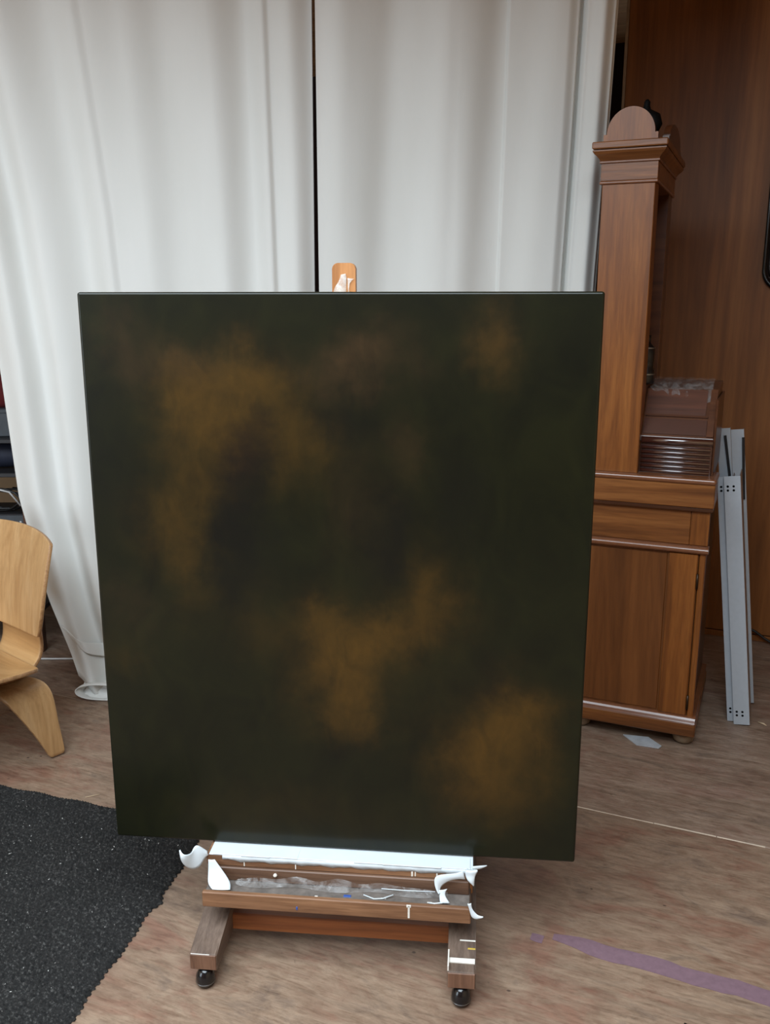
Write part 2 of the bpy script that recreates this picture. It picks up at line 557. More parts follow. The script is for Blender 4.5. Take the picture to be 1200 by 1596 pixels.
for a in ((-5.1, -2.45, -2.8, 5.4), (0.80, 2.5, -2.8, 5.4), (-2.45, 0.80, -2.8, -1.45), (-2.45, 0.80, 1.15, 5.4)):
    box(cg, a[0], a[1], a[2], a[3], 2.86, 2.96, 0)
struct(obj('ceiling', cg, M['ceiling']))
sk_ = struct(obj('window_2', box(BM(), -2.47, 0.82, -1.47, -1.45, 2.84, 3.0, 0.002), M['frame_paint']))
for a in ((-2.47, 0.82, 1.15, 1.17), (-2.47, -2.45, -1.45, 1.15), (0.80, 0.82, -1.45, 1.15)):
    obj('skylight_frame', box(BM(), *a, 2.84, 3.0, 0.002), M['frame_paint'], sk_)
wf = BM()
for a in ((-5.0, -4.7, 0, 2.86), (-2.5, 2.4, 0, 2.86), (-4.7, -2.5, 2.35, 2.86), (-4.7, -2.5, 0, 0.35)):
    box(wf, a[0], a[1], -2.8, -2.7, a[2], a[3], 0)
struct(obj('wall_front', wf, M['panel']))
wn = struct(obj('window_1', box(BM(), -4.7, -2.5, -2.8, -2.68, 0.35, 0.39, 0.003), M['frame_paint']))
for xa in (-4.7, -2.54):
    obj('window_post', box(BM(), xa, xa + 0.04, -2.79, -2.7, 0.39, 2.35, 0.003), M['frame_paint'], wn)

# ------------------------------------------------------------------ curtains, hung across the room square to the view
CO = (-1.305, 3.031, 0)
CA = R(23.3)


def smooth_interp(x, xs, ys):
    xs, ys = np.array(xs, float), np.array(ys, float)
    i = np.clip(np.searchsorted(xs, x) - 1, 0, len(xs) - 2)
    f = np.clip((x - xs[i]) / (xs[i + 1] - xs[i]), 0, 1)
    f = f * f * (3 - 2 * f)
    return ys[i] + (ys[i + 1] - ys[i]) * f


def curtain(name, label, prof, tl, tr, zbot, z_top=2.74, seed=1):
    root = thing(name, label, 'curtain', CO, CA, 'white cotton curtains')
    cols, rows = 420, 90
    u = np.linspace(0, 1, cols)
    v = np.linspace(0, 1, rows)
    P = np.zeros((rows, cols, 3))
    pu = (np.array([p[0] for p in prof], float) - prof[0][0]) / (prof[-1][0] - prof[0][0])
    pw = np.array([p[1] for p in prof], float) / 1000
    for r, vv in enumerate(v):
        z0 = z_top * (1 - vv)
        a, b = tl(z0), tr(z0)
        t = a + (b - a) * u
        zb = np.array([zbot(q) for q in t]) if zbot else np.zeros(cols)
        z = zb + (z_top - zb) * (1 - vv)
        amp = 0.85 + 0.25 * vv
        sh = 0.010 * np.sin(2.2 * vv + u * 9 + seed) * vv
        wv = smooth_interp(np.clip(u + sh, 0, 1), pu, pw) * amp
        wv += 0.008 * np.sin(u * 17 + 3 * vv + seed) * vv + 0.0015 * np.sin(u * 53 + 7 * vv)
        P[r, :, 0], P[r, :, 1], P[r, :, 2] = t, wv, z
    o = obj('cloth', grid_mesh('cloth', P), M['cloth'], root, True)
    solid(o, 0.0016)
    hd = P[:3].copy()
    hd[:, :, 1] -= 0.003
    hb = obj('heading_tape', grid_mesh('heading_tape', hd), M['cloth'], root, True)
    solid(hb, 0.002)
    return root, P


left_prof = [(-160, 10), (-110, -32), (-75, 22), (-30, -28), (42, 30), (96, -22), (112, -12), (170, -4), (232, 20), (315, -18), (372, 30), (406, -10),
             (416, 2), (450, -22), (487, 14)]
right_prof = [(490, -10), (530, -24), (615, 32), (705, -24), (718, -24), (792, 30), (797, 16), (885, -22), (903, 0), (909, 34), (918, -12), (940, -42),
              (960, -5), (968, 40)]
lz = [0.0, 0.1, 0.325, 0.733, 1.237, 1.8, 2.74]
lt = [-1.208, -1.232, -1.300, -1.378, -1.405, -1.46, -1.62]
rz_ = [0.0, 1.2, 1.6, 2.05, 2.5, 2.74]
rt_ = [0.748, 0.752, 0.760, 0.775, 0.787, 0.79]
cl, PL = curtain('curtain', 'white cotton curtain left of the dark gap, hem dragging on the floor',
                 left_prof, lambda z: float(np.interp(z, lz, lt)), lambda z: float(np.interp(z, [0, 1.5, 2.74], [-0.264, -0.2515, -0.2435])),
                 lambda t: max(0.006, 0.075 - max(0.0, (t + 1.21)) * 0.75), seed=1)
cr, PR = curtain('curtain', 'white cotton curtain right of the dark gap, reaching the oak cabinet',
                 right_prof, lambda z: float(np.interp(z, [0, 1.5, 2.74], [-0.230, -0.2345, -0.2335])), lambda z: float(np.interp(z, rz_, rt_)),
                 lambda t: 0.02, seed=4)
# stitched hem band climbing the lower corner of the left curtain, and the hem rolled up on the floor
hem = []
zrow = PL[:, 12, 2]
for k in range(80):
    f = k / 79
    zc = 0.285 - 0.205 * f ** 0.9
    wd = 0.008 + 0.060 * min(1, f * 1.5)
    rowp = []
    for q in np.linspace(0.5, -0.5, 11):
        z = zc + wd * q
        rf = float(np.interp(-z, -zrow, np.arange(len(zrow))))
        r0 = min(int(rf), len(zrow) - 2)
        L = PL[r0] * (1 - (rf - r0)) + PL[r0 + 1] * (rf - r0)
        t_ = L[0, 0] + 0.008 + 0.25 * f + 0.012 * q * min(1, f * 4)
        d_ = float(np.interp(t_, L[:, 0], L[:, 1]))
        pk = 0.0012 * (1 + math.sin(k * 0.8 + q * 3)) * max(0, 1 - abs(q) * 2)
        rowp.append((t_, d_ - 0.0026 - pk, z))
    hem.append(rowp)
hb = obj('hem_band', grid_mesh('hem_band', np.array(hem)), M['cloth'], cl, True)
solid(hb, 0.002)
loop = [(-0.96, 0.050), (-1.04, 0.062), (-1.10, 0.068), (-1.15, 0.067), (-1.185, 0.058), (-1.200, 0.042), (-1.194, 0.024), (-1.170, 0.012), (-1.13, 0.006), (-1.06, 0.004), (-0.96, 0.004)]
fold = []
for k in range(9):
    f = k / 8
    fold.append([(t + 0.030 * f + 0.004 * math.sin(k + i), -0.070 + 0.085 * f, max(0.004, z * (1 + 0.12 * math.sin(k * 0.9)) * (1 - 0.25 * f))) for i, (t, z) in enumerate(loop)])
fo = obj('folded_hem', grid_mesh('folded_hem', np.array(fold)), M['cloth'], cl, True)
s_ = fo.modifiers.new('s', 'SUBSURF'); s_.levels = s_.render_levels = 2
solid(fo, 0.003)
pat = []
for k in range(8):
    f = k / 7
    pat.append([(-1.183 + 0.22 * u_, -0.053 + 0.05 * f + 0.006 * math.sin(u_ * 15 + 2 * k), 0.006 + 0.050 * f * (1 - 0.3 * u_)) for u_ in np.linspace(0, 1, 14)])
po = obj('hem_lining', grid_mesh('hem_lining', np.array(pat)), M['cloth'], cl, True)
solid(po, 0.002)
rl = thing('curtain_rail', 'pale curtain rail under the ceiling carrying both white curtains', 'curtain rail', CO, CA)
obj('rail', tube(BM(), [(-1.75, 0, 2.775), (0.84, 0, 2.775)], 0.014, 12), M['frame_paint'], rl, True)
for tx in (-1.6, -0.4, 0.75):
    obj('bracket', box(BM(), tx - 0.012, tx + 0.012, -0.012, 0.012, 2.785, 2.86, 0.002), M['frame_paint'], rl)

# ------------------------------------------------------------------ easel and painting
EA = R(17.6)
EO = Vector((-0.833, 1.679, 0))
ea = thing('easel', 'paint-spattered wooden studio easel on black casters holding the dark painting', 'easel', EO, EA)
# upper ledge that carries the canvas, wrapped in white tape
obj('ledge', box(BM(), -0.312, 0.304, -0.044, 0.046, 0.226, 0.2535, 0.002), M['easel'], ea)
obj('tape_wrap', box(BM(), -0.306, 0.306, -0.0446, 0.040, 0.2530, 0.2552, 0.0008), M['tape_w'], ea)
fr = []
for k in range(41):
    x0 = -0.274 + 0.575 * k / 40
    zb = 0.2405 + 0.0016 * math.sin(k * 1.3) + 0.0012 * math.sin(k * 3.7) + (0.003 if k < 2 else 0)
    fr.append([(x0, -0.0440, 0.2555), (x0, -0.0458 - 0.0006 * math.sin(k * 2.1), 0.2490), (x0, -0.0450, zb)])
solid(obj('tape_fringe', grid_mesh('tape_fringe', np.array(fr)), M['tape_w'], ea, True), 0.0008)
up = BM()
for i in range(9):                                   # creased top layer of the wrapping, uneven along the ledge
    x0 = -0.296 + i * 0.066
    box(up, x0, x0 + 0.068, -0.0455 + random.uniform(-.002, .001), -0.004, 0.2545, 0.2562 + random.uniform(0, .001), 0.0008)
obj('tape_layer', up, M['tape_w'], ea)
# lower trough
obj('trough_floor', box(BM(), -0.304, 0.300, -0.094, 0.0, 0.178, 0.192, 0.002), M['dust'], ea)
obj('trough_lip', box(BM(), -0.307, 0.303, -0.106, -0.094, 0.160, 0.198, 0.002), M['easel'], ea)
obj('trough_back', box(BM(), -0.300, 0.298, -0.050, -0.034, 0.192, 0.226, 0.002), M['easel_back'], ea)
fm = []
for k in range(22):
    f = k / 21
    x0 = -0.24 + 0.49 * f
    tp = max(0.08, math.sin(math.pi * f)) ** 0.5 * (0.75 + 0.25 * math.sin(k * 1.35))
    fm.append([(x0, -0.056 - 0.004 * math.sin(k * 1.7), 0.1975 + (0.024 - 0.006 * f) * tp), (x0, -0.062 - 0.005 * math.sin(k * 1.1 + 1), 0.1965 + 0.009 * tp), (x0 + 0.004, -0.070 - 0.006 * math.sin(k * 0.8), 0.1955)])
fo = obj('plastic_film', grid_mesh('plastic_film', np.array(fm)), M['film'], ea, True)
s_ = fo.modifiers.new('s', 'SUBSURF'); s_.levels = s_.render_levels = 1
obj('crossbar', box(BM(), -0.262, 0.256, -0.034, -0.008, 0.048, 0.092, 0.003), M['easel_bar'], ea)
# feet: long runners with a sloping nose, each on two casters
for sx in (-0.290, 0.285):
    prof = [(-0.171, 0.046), (-0.171, 0.088), (-0.130, 0.096), (-0.060, 0.113), (0.000, 0.120), (0.46, 0.100), (0.50, 0.082), (0.50, 0.046)]
    f_ = prism(BM(), prof, 'x', sx - 0.031, sx + 0.031)
    bmesh.ops.bevel(f_, geom=f_.edges[:], offset=0.003, segments=1, affect='EDGES')
    leg = obj('foot', f_, M['easel_leg'], ea)
    obj('foot_end', box(BM(), sx - 0.0295, sx + 0.0295, -0.1722, -0.168, 0.049, 0.086, 0.001), M['easel_leg_end'], leg)
    for cy in (-0.160, 0.46):
        cs = obj('caster', lathe(BM(), [(0, 0.0), (0.012, 0.001), (0.0195, 0.008), (0.0215, 0.018), (0.0205, 0.030), (0.015, 0.040), (0.010, 0.046), (0, 0.046)], 20, (sx, cy, 0)), M['caster'], ea, True)
        obj('caster_ring', lathe(BM(), [(0.0212, 0.0125), (0.0222, 0.0135), (0.0212, 0.0145)], 20, (sx, cy, 0)), M['caster_metal'], cs, True)
    obj('upright', box(BM(), sx - 0.022, sx + 0.022, 0.060, 0.092, 0.10, 1.16, 0.004), M['easel_mast'], ea)
    obj('trough_bracket', box(BM(), sx - 0.018, sx + 0.018, -0.032, -0.002, 0.105, 0.178, 0.002), M['easel_leg'], ea)
    br = tube(BM(), [(sx, 0.10, 0.70), (sx, 0.44, 0.10)], 0.014, 8)
    obj('brace', br, M['easel_mast'], ea)
obj('top_crossbar', box(BM(), -0.32, 0.315, 0.092, 0.112, 1.08, 1.14, 0.003), M['easel_mast'], ea)
obj('rear_crossbar', box(BM(), -0.262, 0.256, 0.40, 0.44, 0.045, 0.088, 0.003), M['easel_bar'], ea)
r_ = 0.012
mp = [(-0.0125, 0.26)] + [(0.0365, 0.26)]
for k in range(7):
    a = k / 6 * math.pi / 2
    mp.append((0.0365 - r_ + r_ * math.cos(a), 1.5835 - r_ + r_ * math.sin(a)))
for k in range(7):
    a = math.pi / 2 + k / 6 * math.pi / 2
    mp.append((-0.0125 + r_ + r_ * math.cos(a), 1.5835 - r_ + r_ * math.sin(a)))
m_ = prism(BM(), mp, 'y', 0.042, 0.060)
bmesh.ops.bevel(m_, geom=[e for e in m_.edges], offset=0.0012, segments=1, affect='EDGES')
obj('mast', m_, M['easel_mast'], ea)
obj('ledge_slider', box(BM(), -0.06, 0.085, 0.046, 0.088, 0.19, 0.30, 0.003), M['easel_mast'], ea)
ribbon('tape_shred', [((-0.011, 0.0405, 1.522), (0.017, 0.0405, 1.520)), ((-0.007, 0.039, 1.535), (0.017, 0.0395, 1.538)), ((0.003, 0.0405, 1.548), (0.018, 0.040, 1.552)), ((0.006, 0.039, 1.560), (0.016, 0.0405, 1.562))], M['film_tape'], ea, 0.001, 2, 0.003)
ribbon('tape_shred', [((0.021, 0.0405, 1.522), (0.023, 0.0405, 1.522)), ((0.020, 0.0395, 1.545), (0.0225, 0.0395, 1.545)), ((0.020, 0.040, 1.553), (0.034, 0.040, 1.552))], M['film_tape'], ea, 0.001, 1)
FL = {
    'a': [((-0.365, -0.075, 0.281), (-0.363, -0.075, 0.282)), ((-0.361, -0.085, 0.265), (-0.354, -0.085, 0.276)), ((-0.354, -0.08, 0.244), (-0.344, -0.08, 0.273)), ((-0.341, -0.068, 0.227), (-0.338, -0.068, 0.271)), ((-0.325, -0.06, 0.227), (-0.337, -0.06, 0.279)), ((-0.317, -0.055, 0.244), (-0.33, -0.055, 0.285)), ((-0.313, -0.05, 0.25), (-0.320, -0.05, 0.274)), ((-0.307, -0.045, 0.252), (-0.309, -0.045, 0.262))],
    'b': [((-0.306, -0.05, 0.244), (-0.291, -0.05, 0.245)), ((-0.305, -0.056, 0.222), (-0.273, -0.056, 0.224)), ((-0.304, -0.066, 0.206), (-0.256, -0.066, 0.209)), ((-0.3, -0.08, 0.2), (-0.246, -0.08, 0.203)), ((-0.285, -0.097, 0.2), (-0.244, -0.095, 0.2005))],
    'c': [((0.284, -0.055, 0.258), (0.289, -0.055, 0.236)), ((0.27, -0.06, 0.254), (0.276, -0.06, 0.241)), ((0.246, -0.066, 0.255), (0.255, -0.066, 0.240)), ((0.223, -0.07, 0.253), (0.24, -0.07, 0.232)), ((0.219, -0.072, 0.242), (0.234, -0.072, 0.224)), ((0.222, -0.076, 0.226), (0.232, -0.076, 0.217)), ((0.229, -0.08, 0.214), (0.233, -0.08, 0.215))],
    'd': [((0.231, -0.077, 0.221), (0.249, -0.077, 0.225)), ((0.232, -0.08, 0.208), (0.241, -0.08, 0.212)), ((0.234, -0.09, 0.1985), (0.256, -0.09, 0.1985))],
    'e': [((0.292, -0.047, 0.258), (0.310, -0.047, 0.258)), ((0.289, -0.060, 0.262), (0.319, -0.060, 0.266)), ((0.288, -0.055, 0.247), (0.311, -0.058, 0.252)), ((0.295, -0.064, 0.238), (0.309, -0.062, 0.24)), ((0.307, -0.06, 0.226), (0.309, -0.06, 0.226))],
    'f': [((0.295, -0.1075, 0.213), (0.303, -0.1075, 0.215)), ((0.300, -0.108, 0.198), (0.304, -0.108, 0.203)), ((0.304, -0.110, 0.180), (0.310, -0.110, 0.196)), ((0.315, -0.112, 0.178), (0.318, -0.112, 0.188)), ((0.329, -0.115, 0.186), (0.330, -0.115, 0.189))],
    'g': [((0.305, -0.042, 0.262), (0.305, -0.042, 0.253)), ((0.325, -0.04, 0.264), (0.324, -0.04, 0.255)), ((0.337, -0.035, 0.262), (0.337, -0.035, 0.261))],
}
for k, pr in FL.items():
    ribbon('tape_flap', pr, M['tape_w'], ea, 0.0012, 2, 0.004 if k in 'ace' else 0.002)
# dried paint on the ledge, lip and feet, plus a highlight line on one worn corner
for (a, m_) in (((-0.224, -0.2215, -0.0448, -0.0436, 0.228, 0.241), 'paint_w'), ((-0.103, -0.1005, -0.0448, -0.0436, 0.228, 0.241), 'paint_w'),
                ((0.166, 0.170, -0.0448, -0.0436, 0.228, 0.241), 'paint_w'), ((0.174, 0.1765, -0.0448, -0.0436, 0.229, 0.241), 'paint_w'),
                ((0.223, 0.2265, -0.0448, -0.0436, 0.227, 0.241), 'paint_w'), ((0.163, 0.1675, -0.1072, -0.1055, 0.166, 0.1985), 'paint_w'),
                ((0.160, 0.170, -0.1072, -0.1050, 0.193, 0.1990), 'paint_w'), ((-0.090, -0.086, -0.1068, -0.1055, 0.168, 0.176), 'paint_b'),
                ((0.2545, 0.2575, -0.168, -0.115, 0.088, 0.1005), 'paint_w'), ((0.257, 0.314, -0.148, -0.134, 0.0905, 0.0952), 'paint_w'),
                ((0.280, 0.315, -0.092, -0.088, 0.102, 0.1062), 'paint_w'), ((0.298, 0.315, -0.112, -0.108, 0.098, 0.1016), 'paint_y'),
                ((-0.318, -0.275, -0.1716, -0.1702, 0.0868, 0.0882), 'paint_w'),  # thin highlight line painted along the foot's worn, pale corner
                ((0.015, 0.032, -0.084, -0.076, 0.1918, 0.1932), 'paint_b'), ((-0.05, -0.043, -0.09, -0.086, 0.1918, 0.1932), 'paint_w'),
                ((0.10, 0.112, -0.082, -0.079, 0.1918, 0.1934), 'paint_w'), ((0.205, 0.216, -0.086, -0.083, 0.1918, 0.1934), 'paint_w')):
    obj('paint_drip_or_edge_line', box(BM(), *a, 0.0004), M[m_], ea)
obj('string', tube(BM(), [(0.06, -0.074, 0.194), (0.085, -0.086, 0.194), (0.105, -0.084, 0.195), (0.128, -0.074, 0.199)], 0.0014, 6), M['tape_w'], ea, True)
obj('string', tube(BM(), [(0.10, -0.066, 0.207), (0.16, -0.070, 0.209), (0.222, -0.072, 0.212)], 0.0011, 6), M['tape_w'], ea, True)
obj('string', tube(BM(), [(0.208, -0.088, 0.1940), (0.222, -0.095, 0.1990), (0.238, -0.092, 0.1995), (0.246, -0.084, 0.1950)], 0.0016, 6), M['tape_w'], ea, True)
obj('putty_blob', lathe(BM(), [(0, 0), (0.004, 0.001), (0.005, 0.004), (0.003, 0.007), (0, 0.008)], 8, (-0.148, -0.054, 0.212)), M['paint_w'], ea, True)

pc = EO + Matrix.Rotation(EA, 3, 'Z') @ Vector((-0.004, 0, 0.2575))
pa = thing('painting', 'large dark painting of ochre clouds on blackish green, standing on the easel ledge', 'painting', pc, EA)
W0, H0 = 1.082, 1.268
cv = box(BM(), -W0 / 2, W0 / 2, 0, 0.018, 0, H0, 0.006, 5)
obj('canvas', cv, M['painting'], pa, True)
wm = obj('canvas_edge', box(BM(), -W0 / 2 + 0.001, W0 / 2 - 0.001, 0.0175, 0.019, 0.001, H0 - 0.001, 0), M['painting'], pa)
for a in ((-W0 / 2 + .002, W0 / 2 - .002, 0.002, 0.05), (-W0 / 2 + .002, W0 / 2 - .002, H0 - 0.05, H0 - .002), (-W0 / 2 + .002, -W0 / 2 + 0.05, 0.05, H0 - 0.05), (W0 / 2 - 0.05, W0 / 2 - .002, 0.05, H0 - 0.05)):
    obj('stretcher_bar', box(BM(), a[0], a[1], 0.019, 0.036, a[2], a[3], 0.002), M['stretcher'], pa)
for mdf in (pa.children[0],):
    wn_ = mdf.modifiers.new('wn', 'WEIGHTED_NORMAL')

# ------------------------------------------------------------------ antique oak cabinet
cb = thing('oak_cabinet', 'antique carved oak cabinet with arched crest, ribbed slats and bun feet behind the painting', 'cabinet', (-0.37, 3.05, 0), 0)
OX, OY = -0.37, 3.05


def cbx(name, x0, x1, y0, y1, z0, z1, mat, bev=0.003, parent=None, seg=1):
    return obj(name, box(BM(), x0 - OX, x1 - OX, y0 - OY, y1 - OY, z0, z1, bev, seg), M[mat], parent or cb)


for fx in (-0.185, -0.545):
    for fy in (3.085, 3.52):
        obj('bun_foot', lathe(BM(), [(0.0, 0), (0.024, 0.001), (0.034, 0.010), (0.037, 0.022), (0.034, 0.034), (0.022, 0.044), (0, 0.044)], 24, (fx - OX, fy - OY, 0)), M['footmat'], cb, True)
cbx('plinth', -0.588, -0.145, 3.028, 3.55, 0.044, 0.094, 'oak_x', 0.004)
pm = prism(BM(), [(3.029 - OY, 0.0935), (3.031 - OY, 0.097), (3.0345 - OY, 0.104), (3.039 - OY, 0.110), (3.046 - OY, 0.1135), (3.056 - OY, 0.1145), (3.56 - OY, 0.1145), (3.56 - OY, 0.0935)], 'x', -0.588 - OX, -0.148 - OX)
obj('plinth_moulding', pm, M['polish'], cb)
cbx('carcass', -0.580, -0.164, 3.062, 3.55, 0.108, 0.848, 'oak_dark', 0.003)
dr = cbx('door', -0.580, -0.178, 3.052, 3.066, 0.112, 0.694, 'oak_door', 0.002)
cbx('door_stile', -0.273, -0.181, 3.044, 3.056, 0.114, 0.692, 'oak', 0.003, dr)
cbx('door_panel', -0.560, -0.277, 3.049, 3.056, 0.118, 0.688, 'oak_door', 0.004, dr)
for hz in (0.60, 0.165):
    obj('hinge', tube(BM(), [(-0.178 - OX, 3.043 - OY, hz - 0.026), (-0.178 - OX, 3.043 - OY, hz + 0.026)], 0.0035, 8), M['brass'], dr, True)
cbx('corner_post', -0.1765, -0.157, 3.046, 3.075, 0.110, 0.700, 'oak', 0.003)
mm = prism(BM(), [(3.066 - OY, 0.694)] + [(3.043 - OY - 0.012 * math.cos(R(a)), 0.707 + 0.012 * math.sin(R(a))) for a in range(-90, 91, 15)] + [(3.066 - OY, 0.720)], 'x', -0.588 - OX, -0.150 - OX)
obj('waist_moulding', mm, M['polish'], cb)
cbx('drawer_front', -0.580, -0.214, 3.056, 3.068, 0.720, 0.838, 'oak_x', 0.002)
cbx('drawer_end_block', -0.213, -0.155, 3.055, 3.068, 0.720, 0.838, 'oak', 0.002)
cbx('apron_moulding', -0.587, -0.146, 3.040, 3.075, 0.838, 0.852, 'oak_dark', 0.003, None, 2)
cbx('apron', -0.588, -0.145, 3.034, 3.19, 0.851, 0.934, 'oak_x', 0.003)
cbx('counter_edge', -0.592, -0.142, 3.026, 3.195, 0.930, 0.949, 'polish', 0.0088, None, 5)
cbx('counter_top', -0.585, -0.168, 3.19, 3.55, 0.846, 0.947, 'oak_dark', 0.003)
# tall front post and open niche behind it
cbx('front_post', -0.562, -0.397, 3.060, 3.15, 0.948, 1.876, 'oak', 0.002)
cbx('rear_post', -0.562, -0.397, 3.44, 3.53, 0.948, 1.876, 'oak_dark', 0.002)
cbx('niche_panel', -0.562, -0.545, 3.15, 3.44, 0.948, 1.876, 'oak_dark', 0)
# stepped frieze, cove and top board
cbx('frieze_bead', -0.570, -0.389, 3.052, 3.54, 1.873, 1.883, 'polish', 0.003, None, 2)
cbx('frieze', -0.567, -0.391, 3.055, 3.537, 1.883, 1.936, 'oak_x', 0.001)
cbx('frieze_fillet', -0.573, -0.386, 3.049, 3.542, 1.936, 1.943, 'polish', 0.002)
cvb = BM()
ringsz = [(0.000, 1.943), (0.004, 1.950), (0.010, 1.957), (0.017, 1.963), (0.022, 1.970), (0.022, 1.974)]
rr_ = []
for d, z in ringsz:
    xa, xb, ya, yb = -0.570 - d - OX, -0.389 + d - OX, 3.052 - d - OY, 3.540 + d - OY
    rr_.append([cvb.verts.new(p) for p in ((xa, ya, z), (xb, ya, z), (xb, yb, z), (xa, yb, z))])
for a, b in zip(rr_, rr_[1:]):
    for k in range(4):
        cvb.faces.new((a[k], a[(k + 1) % 4], b[(k + 1) % 4], b[k]))
cvb.faces.new(rr_[0][::-1]); cvb.faces.new(rr_[-1])
obj('cove', cvb, M['oak_x'], cb)
cbx('top_board', -0.594, -0.363, 3.026, 3.566, 1.977, 1.998, 'oak_x', 0.003)


def arch(hw, h, step):
    pts = [(-hw - step, 0), (hw + step, 0), (hw + step, 0.020), (hw, 0.020)]
    for k in range(1, 24):
        a = k / 24 * math.pi
        pts.append((hw * math.cos(a), 0.020 + (h - 0.020) * math.sin(a)))
    return pts + [(-hw, 0.020), (-hw - step, 0.020)]


ar = prism(BM(), [(p[0] - 0.478 - OX, p[1] + 1.998) for p in arch(0.073, 0.098, 0.010)], 'y', 3.036 - OY, 3.056 - OY)
obj('arched_crest', ar, M['oak'], cb)
ar = prism(BM(), [(p[0] + 3.30 - OY, p[1] + 1.998) for p in arch(0.16, 0.075, 0.02)], 'x', -0.392 - OX, -0.372 - OX)
obj('arched_crest', ar, M['oak_dark'], cb)
# ribbed front and sloping lid beside the post
cbx('slat_backing', -0.396, -0.168, 3.095, 3.19, 0.948, 1.056, 'tambour', 0)
for k in range(6):
    z0 = 0.957 + k * 0.0155
    obj('slat', tube(BM(), [(-0.393 - OX, 3.093 - OY, z0), (-0.172 - OX, 3.093 - OY, z0)], 0.0062, 10), M['tambour'], cb, True)
obj('lid_nosing', tube(BM(), [(-0.394 - OX, 3.092 - OY, 1.059), (-0.166 - OX, 3.092 - OY, 1.059)], 0.011, 12), M['tambour'], cb, True)
ld = prism(BM(), [(3.094 - OY, 1.056), (3.100 - OY, 1.072), (3.205 - OY, 1.222), (3.44 - OY, 1.236), (3.44 - OY, 1.056)], 'x', -0.3965 - OX, -0.168 - OX)
lid = obj('sloping_lid', ld, M['oak_dark'], cb)


def on_slope(f, lift):          # point on the sloping front of the lid
    return (3.100 + 0.105 * f - OY - lift * 0.82, 1.072 + 0.150 * f + lift * 0.57)


for (fa, fb, xa, xb, lift, mt) in ((0.04, 0.36, -0.392, -0.192, 0.004, 'tambour'), (0.40, 0.44, -0.392, -0.192, 0.006, 'oak_dark'), (0.44, 0.98, -0.392, -0.200, 0.003, 'oak_red'), (0.02, 0.99, -0.190, -0.169, 0.006, 'oak_dark')):
    a, b, c, d = on_slope(fa, 0), on_slope(fb, 0), on_slope(fb, lift), on_slope(fa, lift)
    obj('lid_panel', prism(BM(), [a, b, c, d], 'x', xa - OX, xb - OX), M[mt], lid)
cbx('lid_cheek', -0.1675, -0.160, 3.105, 3.44, 0.948, 1.20, 'oak_dark', 0.002)
cbx('inner_box', -0.545, -0.3975, 3.152, 3.44, 0.948, 1.236, 'oak_dark', 0.002)

fi = BM()
tube(fi, [(0, 0, 0), (0, 0, 0.018), (0.003, 0, 0.040), (0.012, 0, 0.066), (0.016, 0, 0.086), (0.010, 0, 0.102), (-0.004, 0, 0.116), (-0.010, 0, 0.131), (-0.010, 0, 0.146), (-0.009, 0, 0.158), (-0.010, 0, 0.166)],
     [0.030, 0.026, 0.014, 0.020, 0.028, 0.030, 0.023, 0.015, 0.010, 0.010, 0.004], 14)
tag(obj('black_ornament', fi, M['black_matte'], None, True), 'small black carved ornament standing on top of the oak cabinet behind its arched crest', 'ornament').location = (-0.462, 3.30, 1.9985)
bo = thing('black_bottle', 'slim black bottle standing in the niche behind the tall oak post', 'bottle', (-0.410, 3.20, 1.237))
obj('body', lathe(BM(), [(0, 0), (0.030, 0), (0.032, 0.006), (0.032, 0.045), (0.028, 0.050), (0.028, 0.075), (0.029, 0.078), (0.029, 0.12), (0.012, 0.138), (0, 0.138)], 20), M['black'], bo, True)
obj('cap', lathe(BM(), [(0.0115, 0.138), (0.014, 0.139), (0.014, 0.162), (0, 0.164)], 16), M['black'], bo, True)
obj('silver_band', lathe(BM(), [(0.0325, 0.030), (0.0328, 0.032), (0.0325, 0.034)], 20), M['caster_metal'], bo, True)
obj('silver_band', lathe(BM(), [(0.0295, 0.118), (0.030, 0.120), (0.0293, 0.122)], 20), M['caster_metal'], bo, True)
fs = []
for k in range(16):
    f = k / 15
    x0 = -0.392 + 0.205 * f
    hang = 0.016 + 0.055 * f + 0.008 * math.sin(k * 1.6)
    e = 0.004 + 0.004 * math.sin(k * 2.3)
    fs.append([(x0, 3.36, 1.245 + e), (x0, 3.28, 1.240 + e * 1.6), (x0, 3.212, 1.236 + e), (x0 + 0.004, 3.203 - 0.7 * hang * 0.6, 1.229 - hang * 0.8 + e)])
ps = obj('plastic_sheet', grid_mesh('plastic_sheet', np.array(fs)), M['film'], None, True)
s_ = ps.modifiers.new('s', 'SUBSURF'); s_.levels = s_.render_levels = 2
tag(ps, 'crumpled clear plastic sheet draped over the sloping lid of the oak cabinet', 'plastic sheet')

